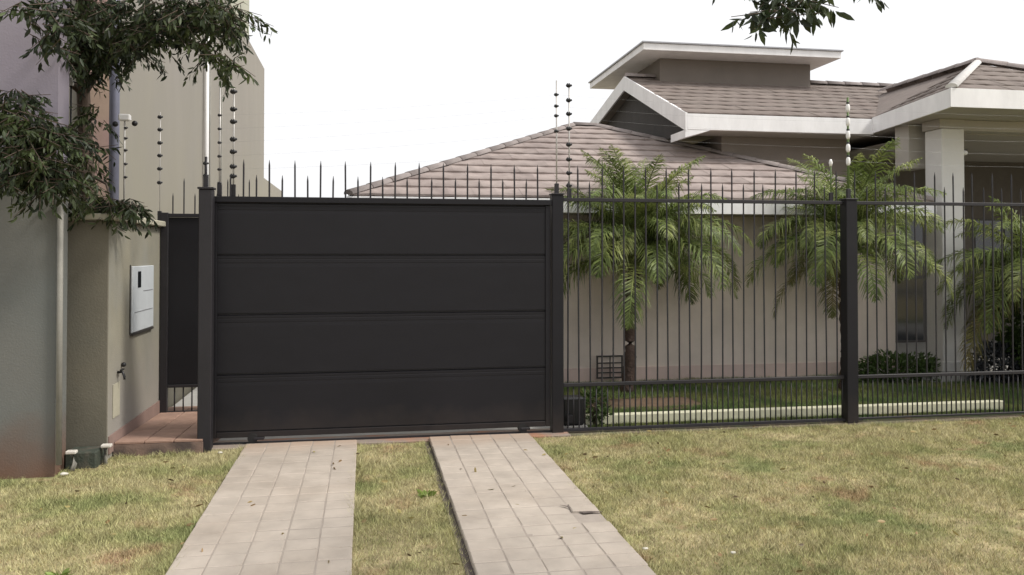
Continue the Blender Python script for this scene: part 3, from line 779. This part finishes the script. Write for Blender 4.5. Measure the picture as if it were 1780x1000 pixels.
b = MB(); z = zat(283, 8.7); b.tube([(q.x, 7.97, z - .04), (q.x, 7.97, z), (q.x, 7.97, z + .035)], [.012, .02, .009], 10); b.build('insulator', M['white'], r4)
TL = 7.58
efence((at(380, 300, TL).x, 7.96), 2.28, zat(150, TL), [zat(v, TL) for v in (199, 223, 247, 271, 294, 318)], 'thin fence rod with small grey insulators above the left end of the sliding gate', M['rod'], M['iron'], (0, 0), ir=.018)
efence((at(403, 300, TL).x, 7.98), 2.28, zat(150, TL), [zat(v, TL) for v in (156, 187, 209, 240, 262, 288, 305)], 'fence rod with large black insulators above the left end of the sliding gate', M['rod'], M['iron2'], (0, 0), ir=.03)
efence((-1.40, 7.80), 2.346, 2.62, [2.45, 2.56], 'short dark fence rod on the cap of the left gate post', M['iron'], M['iron2'], (0, 0), r=.012)
efence((-2.15, 9.38), 2.096, 3.26, [zat(v, 8.9) for v in (204, 226, 249, 271, 294, 318)], 'fence rod with six dark insulators at the far end of the entry wall coping', M['rod'], M['iron2'], (0, 0), r=.004, ir=.026)
tW = at(215, 300, 7.5)
efence((tW.x, tW.y), 2.096, 2.99, [zat(v, 7.5) for v in (222, 240, 261, 285, 308)], 'fence rod with white bracket on the near part of the entry wall coping', M['rod'], M['iron'], (.012, 0), ir=.016)
r5 = [o for o in bpy.data.objects if o.name.startswith('electric_fence_rod')][-1]
b = MB(); b.box(tW.x - .05, tW.x + .05, tW.y - .03, tW.y + .03, 2.95, 3.01, .01); b.build('bracket', M['white'], r5)
for xb_, zb_ in ((.085, 2.93), (-.08, 2.92)):
    b = MB(); b.sphere((tW.x + xb_, tW.y, zb_), .026, 8); b.build('insulator_ball', M['iron2'], r5)
tV = at(121, 300, 7.6)
efence((tV.x, tV.y), 2.0, 3.36, [], 'thin dark fence rod with one black ball beside the tree at left', M['iron'], M['iron2'], (0, 0), r=.008)
r6 = [o for o in bpy.data.objects if o.name.startswith('electric_fence_rod')][-1]
b = MB(); b.tube([(tV.x, tV.y, 3.33), (tV.x + .075, tV.y, 3.31)], .006, 6); b.sphere((tV.x + .085, tV.y, 3.31), .024, 8); b.build('insulator_ball', M['iron2'], r6)
b = MB(); b.box(tV.x - .05, tV.x + .02, tV.y - .02, tV.y + .02, 3.29, 3.35, .006); b.build('bracket', M['white'], r6)
# wires, right of the gate and above it
wr = empty('electric_wires', (3, 7.95, 2.6)); tag(wr, 'thin steel electric wires strung between the rods above gate and fence', 'wires')
for i, py in enumerate((163, 183, 200, 227, 262)):
    z = zat(py, T1); zl = zat((199, 223, 247, 271, 294)[i], TL); zr = zat((186, 210, 233, 256, 279)[i], T3)
    pts = []
    for (xa, za, xb, zb) in ((at(380, 300, TL).x, zl, 1.845, z), (1.845, z, 4.965, zr), (4.965, zr, 8.08, zr)):
        for s_ in range(7):
            u = s_ / 6; pts.append((xa + (xb - xa) * u, 7.955, za + (zb - za) * u - .03 * 4 * u * (1 - u)))
    b = MB(); b.tube(pts, .0005, 4, False); b.build('wire', M['wire'], wr)

# ------------------------------------------------------------------ palms
def frond_mesh(e0, L=1.25, droop=1.9, seed=0, m=None, leafw=.0145, leafl=.32):
    rd = random.Random(seed)
    b = MB(); bm = b.bm
    n = 16; pts = []; p = Vector((0, 0, 0)); ang = e0
    for i in range(n + 1):
        pts.append(p.copy()); u = i / n
        ang -= droop / n * (0.5 + 1.1 * u)
        ang = max(ang, -1.45)
        p = p + Vector((math.cos(ang), 0, math.sin(ang))) * (L / n)
    b.tube(pts, [.011 * (1 - .8 * i / n) + .001 for i in range(n + 1)], 5, False)
    pairs = 84
    for k in range(pairs):
        u = .12 + .88 * k / pairs
        fi = u * n; i = min(int(fi), n - 1); fr_ = fi - i
        P = pts[i].lerp(pts[i + 1], fr_); d = (pts[i + 1] - pts[i]).normalized()
        nrm = Vector((-d.z, 0, d.x))
        ll = leafl * (math.sin(PI * min(1, u * .9 + .12)) ** .7) * rd.uniform(.8, 1.15) + .03
        for sgn in (-1, 1):
            side = Vector((0, sgn, 0))
            dirn = (side * rd.uniform(.6, 1.0) + d * rd.uniform(.35, .95) + nrm * rd.uniform(-.15, .5)).normalized()
            mid = P + dirn * ll * .5 + Vector((0, 0, -.02))
            tip = P + dirn * ll * .93 + Vector((0, 0, -ll * rd.uniform(.25, .85)))
            wv = d.cross(dirn).cross(dirn).normalized() * leafw * .5
            a0, a1 = bm.verts.new(P - wv * .6), bm.verts.new(P + wv * .6)
            m0, m1 = bm.verts.new(mid - wv), bm.verts.new(mid + wv)
            tt = bm.verts.new(tip)
            bm.faces.new((a0, a1, m1, m0)); bm.faces.new((m0, m1, tt))
    return b.mesh('frond', m, False)
classes = [(1.45, 1.0), (1.25, 1.6), (1.0, 2.0), (.68, 1.95), (.35, 1.7), (-.1, 1.4)]
FR = {}
for ci, (e0, dr) in enumerate(classes):
    FR[ci] = [frond_mesh(e0, 1.42 + .12 * s, dr, ci * 10 + s, M['frond'] if ci < 5 else M['frond_old']) for s in range(3)]
def palm(base, zt, label, n_per, scale=1.0, lean=(0, 0), seed=1, rad=.06):
    rd = random.Random(seed)
    t = empty('palm_tree', base); tag(t, label, 'palm', 'garden palms behind the fence')
    b = MB(); pts = []; rr = []
    nseg = 26
    for i in range(nseg + 1):
        u = i / nseg
        pts.append((base[0] + lean[0] * u + .02 * math.sin(u * 7), base[1] + lean[1] * u, base[2] + zt * u))
        rr.append(rad * (1.25 - .35 * u if u < .3 else 1.0 + .15 * (u - .3)) * (1 + .16 * (i % 2)) * rd.uniform(.93, 1.07))
    b.tube(pts, rr, 10); b.build('trunk', M['palm_bark'], t)
    # old leaf bases under the crown
    top = Vector(pts[-1]) - Vector(base)
    b = MB()
    for k in range(26):
        a = rd.uniform(0, 2 * PI); z = base[2] + zt - rd.uniform(0, .42); c = Vector((top.x + base[0], top.y + base[1], z))
        b.tube([c, c + Vector((math.cos(a) * .09, math.sin(a) * .09, rd.uniform(.04, .12)))], [.017, .006], 5)
    b.build('leaf_base', M['palm_bark'], t)
    for ci, n in enumerate(n_per):
        for k in range(n):
            a = 2 * PI * (k + rd.uniform(-.3, .3)) / n + ci * .7
            me = rd.choice(FR[ci])
            o = bpy.data.objects.new('frond', me); link(o, t, top + Vector((math.cos(a) * .03, math.sin(a) * .03, .02 - ci * .03)), (rd.uniform(-.1, .1), rd.uniform(-.1, .1), a))
            s = scale * rd.uniform(.85, 1.1); o.scale = (s, s, s)
    return t
palm((3.22, 10.05, 0), 1.72, 'feathery palm with slim dark trunk nearest the sliding gate', (12, 17, 17, 13, 8, 0), .97, (.12, 0), 3)
palm((6.02, 9.75, 0), 1.84, 'feathery palm directly behind the middle fence post', (9, 13, 13, 10, 7, 2), .90, (.03, 0), 8)
palm((8.42, 9.35, 0), 1.42, 'smaller yellowish palm right of the white porch column', (6, 9, 11, 11, 10, 4), .88, (.08, 0), 15, .05)

# ------------------------------------------------------------------ leafy shrubs and ground plants
def leaf_blob(center, rad, n, size, m, name, parent, seed, flat=.8):
    r_ = np.random.default_rng(seed)
    d = r_.normal(size=(n, 3)); d /= np.linalg.norm(d, axis=1)[:, None]
    rr = r_.uniform(.35, 1, n) ** .5
    lump = 1 + .25 * np.sin(d[:, 0] * 5 + seed) * np.cos(d[:, 1] * 4 - seed)
    P = np.array(center) + d * (rr * lump)[:, None] * np.array(rad)
    P[:, 2] = np.maximum(P[:, 2], .02)
    return leaves_mesh(P, d * .6 + r_.normal(size=(n, 3)) * .5, size, m, name, parent, r_, wf=.38)
def leaves_mesh(P, D, size, m, name, parent, r_, wf=.25, up=None):
    n = len(P)
    D = D / (np.linalg.norm(D, axis=1)[:, None] + 1e-9)
    rnd = r_.normal(size=(n, 3)); S = np.cross(D, rnd); S /= (np.linalg.norm(S, axis=1)[:, None] + 1e-9)
    Nn = np.cross(D, S)
    L_ = size * r_.uniform(.65, 1.25, n)[:, None]; W_ = L_ * wf
    v = np.stack([P, P + D * L_ * .28 + S * W_ * .45 + Nn * W_ * .18, P + D * L_ * .65 + S * W_ * .42 + Nn * W_ * .12, P + D * L_, P + D * L_ * .65 - S * W_ * .42 + Nn * W_ * .12, P + D * L_ * .28 - S * W_ * .45 + Nn * W_ * .18], 1)
    M_ = Matrix.Translation(-parent.matrix_basis.translation) if parent else Matrix.Identity(4)
    i0 = np.arange(n)[:, None] * 6
    q = np.concatenate([i0 + np.array([[0, 1, 2, 3]]), i0 + np.array([[0, 3, 4, 5]])], 0)
    me = np_mesh(name, v.reshape(-1, 3), q, m)
    me.transform(M_)
    o = bpy.data.objects.new(name, me); link(o, parent)
    return o
def shrub(c, rad, n, size, m, label, seed, fl=None):
    t = empty('garden_shrub', (c[0], c[1], 0)); tag(t, label, 'shrub')
    o = leaf_blob(c, rad, n, size, m, 'foliage', t, seed)
    b = MB()
    rd = random.Random(seed)
    for k in range(6):
        a = rd.uniform(0, 6.28); b.tube([(c[0], c[1], 0), (c[0] + math.cos(a) * rad[0] * .3, c[1] + math.sin(a) * rad[1] * .3, c[2]), (c[0] + math.cos(a) * rad[0] * .7, c[1] + math.sin(a) * rad[1] * .7, c[2] + rad[2] * .6)], [.012, .008, .004], 5)
    b.build('stem', M['bark'], t)
    if fl:
        b = MB()
        for k in range(7): 
            a = rd.uniform(0, 6.28); b.sphere((fl[0] + math.cos(a) * .08, fl[1] + math.sin(a) * .08, fl[2] + rd.uniform(-.05, .05)), .035, 8, (1, 1, .6))
        b.build('flower', M['red'], t)
    return t
shrub((7.15, 10.3, .16), (.62, .3, .22), 2600, .07, M['shrub'], 'low green shrub on the porch edge left of the white column', 21)
shrub((8.50, 10.0, .24), (.42, .25, .32), 2200, .08, M['shrub_grey'], 'dark blue-grey low shrub right of the white column foot', 22)
shrub((8.75, 9.8, .95), (.36, .4, .85), 3000, .10, M['shrub'], 'tall green bush with red flowers at the far right behind the fence', 23, (8.27, 9.36, 1.33))
shrub((8.85, 9.35, .22), (.5, .3, .25), 1800, .08, M['lime'], 'low bright green plant at the far right behind the fence', 24)
shrub((2.30, 8.22, .20), (.16, .12, .17), 450, .06, M['shrub'], 'small dark weedy plant beside the gate opener box', 25)

# ------------------------------------------------------------------ grass blades (stuff)
def grass(name, rects, dens, hmin, hmax, wd, m, z0, excl=(), seed=1, patch=.5):
    r_ = np.random.default_rng(seed); P = []
    for (x0, x1, y0, y1) in rects:
        n = int((x1 - x0) * (y1 - y0) * dens)
        p = np.stack([r_.uniform(x0, x1, n), r_.uniform(y0, y1, n)], 1)
        for (a, c, d, e) in excl:
            jig = r_.normal(0, .012, n)
            p_in = (p[:, 0] > a + jig) & (p[:, 0] < c + jig) & (p[:, 1] > d) & (p[:, 1] < e)
            p = p[~p_in]; jig = jig[~p_in]; n = len(p)
        P.append(p)
    p = np.concatenate(P); n = len(p)
    # clumping by sine-sum field
    f = np.sin(p[:, 0] * 3.1 + 1.3 * np.sin(p[:, 1] * 2.3)) + np.sin(p[:, 1] * 4.7 + 1.7 * np.sin(p[:, 0] * 1.9)) + .8 * np.sin(p[:, 0] * 11 + p[:, 1] * 9) + .7 * np.sin(p[:, 0] * 17 - p[:, 1] * 23)
    f = (f - f.min()) / (f.max() - f.min())
    keep = r_.uniform(0, 1, n) < (1 - patch) + patch * f * 1.6
    p = p[keep]; f = f[keep]; n = len(p)
    h = r_.uniform(hmin, hmax, n) * (.55 + .75 * f)
    a = r_.uniform(0, 2 * PI, n); lean = r_.uniform(.25, 1.15, n) * h
    la = r_.uniform(0, 2 * PI, n)
    wx, wy = np.cos(a) * wd, np.sin(a) * wd
    z = np.full(n, z0)
    v = np.stack([np.stack([p[:, 0] - wx, p[:, 1] - wy, z], 1), np.stack([p[:, 0] + wx, p[:, 1] + wy, z], 1), np.stack([p[:, 0] + np.cos(la) * lean, p[:, 1] + np.sin(la) * lean, z + h], 1)], 1)
    me = np_mesh(name, v.reshape(-1, 3), np.arange(n * 3).reshape(-1, 3), m)
    o = bpy.data.objects.new(name, me); link(o); o['kind'] = 'stuff'; o['category'] = 'grass'
    return o
ex = [(-1.065, -.05, 0, 7.86), (.57, 1.56, 0, 7.86), (-1.42, 1.97, 7.79, 8.2), (-2.52, -1.36, 7.70, 10), (-2.42, -2.14, 7.32, 7.6)]
g1 = grass('verge_grass', [(-4.2, -2.4, 3.2, 6.98), (-2.4, 5.5, 3.2, 7.84), (5.5, 9.5, 4.6, 7.84)], 15000, .012, .034, .0021, M['verge'], -.001, ex, 3, .55)
g1['label'] = 'dry patchy olive and straw coloured grass of the street verge'
g2 = grass('garden_grass', [(2.2, 10.5, 8.09, 10.9)], 9000, .025, .06, .0026, M['garden_grass'], .004, [(2.12, 7.03, 8.20, 8.33), (6.95, 12, 10.12, 11), (2.45, 3.85, 9.08, 9.62)], 4, .4)
g2['label'] = 'darker green lawn inside the fence'

ex2 = [(-1.045, -.07, 0, 7.86), (.565, 1.54, 0, 7.86)] + ex[2:]
g3 = grass('tall_verge_grass', [(-4.2, -2.4, 3.2, 6.9), (-2.4, 5.5, 3.2, 7.84), (5.5, 9.5, 4.6, 7.84)], 1100, .03, .065, .0022, M['verge'], -.001, ex2, 9, .95)
g3['label'] = 'scattered longer tufts and stray blades standing out of the verge grass'
edge = grass('edge_grass', [(-1.09, -1.035, 3.2, 7.8), (-.085, -.02, 3.2, 7.8), (1.53, 1.60, 3.2, 7.8), (-2.1, -1.45, 7.6, 7.71), (-4.2, -2.4, 6.86, 6.98)], 9000, .03, .07, .0024, M['verge'], 0, (), 10, .8)
edge['label'] = 'grass fringe creeping over the edges of the driveway strips'
r_ = np.random.default_rng(77); n = 420
P = np.stack([r_.uniform(-4, 8.5, n), r_.uniform(3.8, 7.8, n), r_.uniform(.02, .055, n)], 1); ok = ~((P[:, 1] > 6.95) & (P[:, 0] < -2.0)); P = P[ok]; n = len(P)
lv = leaves_mesh(P, np.stack([r_.normal(size=n), r_.normal(size=n), r_.normal(size=n) * .15], 1), .05, leaf_mat('fallen_leaf', (.20, .13, .06), .6, .1, second=(.30, .26, .10)), 'fallen_leaves', None, r_, .4)
lv['kind'] = 'stuff'; lv['category'] = 'leaves'; lv['label'] = 'small dry fallen leaves scattered on the verge and driveway'
# weeds, pebbles
def weed(c, n, size, m, label, seed):
    t = empty('weed', c); tag(t, label, 'weed')
    r_ = np.random.default_rng(seed); a = r_.uniform(0, 2 * PI, n)
    D = np.stack([np.cos(a), np.sin(a), r_.uniform(.2, .9, n)], 1)
    P = np.array(c) + np.stack([np.cos(a), np.sin(a), a * 0], 1) * r_.uniform(0, .03, n)[:, None]
    leaves_mesh(P, D, size, m, 'leaves', t, r_, .45)
weed((.44, 6.05, .01), 22, .06, M['lime'], 'small pale green weed in the grass between the two driveway strips', 3)
weed((-1.62, 4.9, .01), 18, .05, M['lime'], 'small weed in the dry grass left of the driveway', 4)
def pebble(px, py, r, label, seed):
    t = EYE * F / (py - 440); p = at(px, py, t); rd = random.Random(seed)
    b = MB(); b.sphere((0, 0, 0), r, 8, (1.2, .8, .5))
    for v in b.bm.verts: v.co *= rd.uniform(.8, 1.15)
    o = link(bpy.data.objects.new('pebble', b.mesh('pebble', M['stone'])), None, (p.x, p.y, r * .45 + .015)); tag(o, label, 'pebble', 'pale pebbles lying in the verge grass')
pebble(1120, 957, .016, 'pale pebble in the grass just right of the driveway edge', 1)
pebble(1272, 964, .015, 'pale pebble in open grass at the lower middle right', 2)
pebble(393, 855, .018, 'pale pebble at the left edge of the left driveway strip', 3)
pebble(115, 828, .026, 'whitish stone at the foot of the conduit pipe', 4)
pebble(385, 790, .018, 'pale stone in the grass beside the left gate post', 5)

# ------------------------------------------------------------------ broadleaf trees
MUL = [2.5]
def drooping_sprays(specs, seed, leaf=.105):
    """specs: list of (point, radius, count) clumps of twigs; returns arrays of leaf bases, directions and twig list"""
    r_ = np.random.default_rng(seed); P, D, T = [], [], []
    for (c, rad, cnt) in specs:
        for k in range(int(cnt * MUL[0])):
            d = r_.normal(size=3); d /= np.linalg.norm(d); o_ = np.array(c) + d * np.array(rad) * r_.uniform(.2, 1) ** .5
            h = r_.normal(size=2); h /= np.linalg.norm(h); tw = np.array([h[0] * .8, h[1] * .8, r_.uniform(-.9, .15)]); tw /= np.linalg.norm(tw)
            ln = r_.uniform(.16, .34); nl = int(r_.integers(11, 18))
            T.append((o_, o_ + tw * ln))
            for j in range(nl):
                u = (j + .5) / nl; base = o_ + tw * ln * u + np.array([0, 0, -.03 * u * u])
                rdv = r_.normal(size=3) * .55; dv = tw * .55 + rdv + np.array([0, 0, -.75])
                P.append(base); D.append(dv)
    return np.array(P), np.array(D), T, r_
def tree(base, trunk_pts, trunk_r, limbs, specs, label, seed, leaf=.074, cat='tree'):
    t = empty('street_tree', base); tag(t, label, cat)
    b = MB(); b.tube(trunk_pts, trunk_r, 12); b.build('trunk', M['bark'], t)
    for (pts, rr) in limbs:
        b = MB(); b.tube(pts, rr, 8); b.build('branch', M['bark'], t)
    P, D, T, r_ = drooping_sprays(specs, seed, leaf)
    leaves_mesh(P, D, leaf, M['leaf'], 'crown', t, r_, .31)
    b = MB()
    for (a, c) in T: b.tube([a, c], [.004, .002], 4, False)
    b.build('twigs', M['bark'], t)['kind'] = 'stuff'
    return t
# left tree, its trunk behind the entry wall
tb = Vector((-2.66, 8.72, 0))
def S(px, py, t, r, n): return (tuple(at(px, py, t)), r, n)
specsL = [
    S(75, 20, 6.15, (.22, .2, .22), 12), S(105, 55, 6.15, (.12, .2, .14), 5), S(135, 20, 7.0, (.25, .3, .25), 20), S(150, 40, 7.4, (.28, .4, .33), 40), S(205, 30, 7.2, (.30, .4, .25), 24), S(185, 85, 7.4, (.28, .35, .14), 18),
    S(290, 5, 7.0, (.28, .35, .12), 20), S(335, 25, 6.9, (.30, .35, .16), 26), S(385, 10, 6.8, (.20, .3, .14), 14), S(410, 35, 6.8, (.06, .2, .05), 3),
    S(250, 60, 7.0, (.16, .3, .16), 11), S(290, 55, 7.0, (.16, .2, .12), 7), S(355, 90, 6.9, (.08, .12, .10), 5), S(395, 105, 6.8, (.06, .1, .10), 4),
    S(125, 95, 6.8, (.08, .2, .08), 3), S(150, 110, 7.5, (.14, .3, .12), 8),
    S(8, 165, 6.1, (.12, .2, .09), 4), S(10, 200, 6.1, (.26, .2, .22), 20), S(50, 228, 6.15, (.20, .2, .17), 15), S(15, 275, 6.1, (.24, .2, .20), 17),
    S(80, 260, 6.2, (.18, .2, .20), 16), S(105, 300, 6.25, (.14, .2, .14), 11), S(65, 300, 6.2, (.2, .2, .13), 11), S(112, 235, 6.9, (.10, .2, .10), 3),
    S(165, 352, 7.2, (.22, .25, .07), 16), S(215, 350, 7.2, (.16, .2, .05), 9), S(150, 370, 7.2, (.10, .2, .05), 6), S(150, 260, 7.2, (.08, .2, .2), 5), S(165, 195, 7.4, (.08, .15, .12), 4),
    # parts of the crown above and outside the photograph
    (tuple(at(60, -120, 7.3)), (.7, .7, .4), 50), (tuple(at(250, -130, 7.3)), (.8, .7, .35), 50), (tuple(at(-120, 60, 7.0)), (.5, .5, .7), 50), (tuple(at(-120, 230, 6.9)), (.5, .4, .5), 40)]
tp = [tb, tb + Vector((.02, 0, 1.2)), tb + Vector((.01, -.05, 2.4)), tb + Vector((-.02, -.1, 3.3)), tb + Vector((.0, -.2, 4.1))]
fork = tp[2]; fork2 = tp[3]; topv = tp[4]
limbs = []
def limb(a, c, r0, r1, sag=.1):
    a, c = Vector(a), Vector(c); m1 = a.lerp(c, .35) + Vector((0, 0, sag)); m2 = a.lerp(c, .7) + Vector((.03, 0, sag * .8))
    limbs.append(([a, m1, m2, c], [r0, r0 * .7 + r1 * .3, (r0 + r1) / 2 * .8, r1]))
limb(fork, at(60, 240, 6.15), .035, .008, .25); limb(fork, at(15, 170, 6.1), .035, .008, .2); limb(fork, at(190, 345, 7.2), .02, .005, .12)
limb(fork2, at(330, 20, 6.9), .04, .008, .25); limb(fork2, at(395, 60, 6.8), .02, .004, .45); limb(fork2, at(90, 10, 6.2), .04, .008, .1); limb(topv, at(250, -130, 7.3), .04, .01, .1); limb(topv, at(60, -120, 7.3), .04, .01, .1)
limb(fork, at(-120, 230, 6.9), .04, .01, .2); limb(fork2, at(-120, 60, 7.0), .04, .01, .2)
tree(tb, tp, [.085, .07, .066, .06, .045], limbs, specsL, 'dark leafy tree with slim brown trunk hanging over the walls at top left', 31)
MUL[0] = .9
# right tree: trunk beside the camera, outside the frame; one spray hangs into the top of the photograph
limbs = []
rb = Vector((5.6, 1.6, 0))
tp = [rb, rb + Vector((0, .05, 1.5)), rb + Vector((-.1, .1, 2.8)), rb + Vector((-.5, .5, 4.2)), rb + Vector((-.8, 1.0, 5.4))]
limb(tp[3], at(1370, -60, 4.9), .06, .012, .35); limb(at(1370, -60, 4.9), at(1350, 10, 4.8), .008, .004, .0); limb(at(1370, -60, 4.9), at(1440, -12, 4.9), .010, .003, .03)
limb(tp[4], Vector((3.2, 3.0, 5.4)), .06, .02, .2); limb(tp[3], Vector((7.2, 2.2, 5.2)), .06, .02, .2)
specsR = [S(1348, 12, 4.75, (.035, .08, .05), 6), S(1395, -12, 4.8, (.09, .12, .04), 8), S(1350, -40, 4.8, (.06, .1, .06), 6), S(1450, -36, 4.9, (.09, .12, .03), 6), S(1390, 18, 4.8, (.03, .03, .02), 1),
          S(1490, -46, 5.0, (.10, .1, .03), 3), S(1550, -60, 5.0, (.08, .1, .03), 3), S(1330, 30, 4.75, (.02, .02, .02), 2),
          ((3.2, 3.4, 4.4), (.9, .7, .5), 60), ((4.6, 2.6, 5.2), (1.2, 1.0, .7), 90), ((6.6, 2.2, 5.3), (1.2, 1.0, .7), 80)]
tree(rb, tp, [.16, .13, .12, .09, .06], limbs, specsR, 'street tree whose leafy branch tip hangs into the sky at top right', 44, .10)
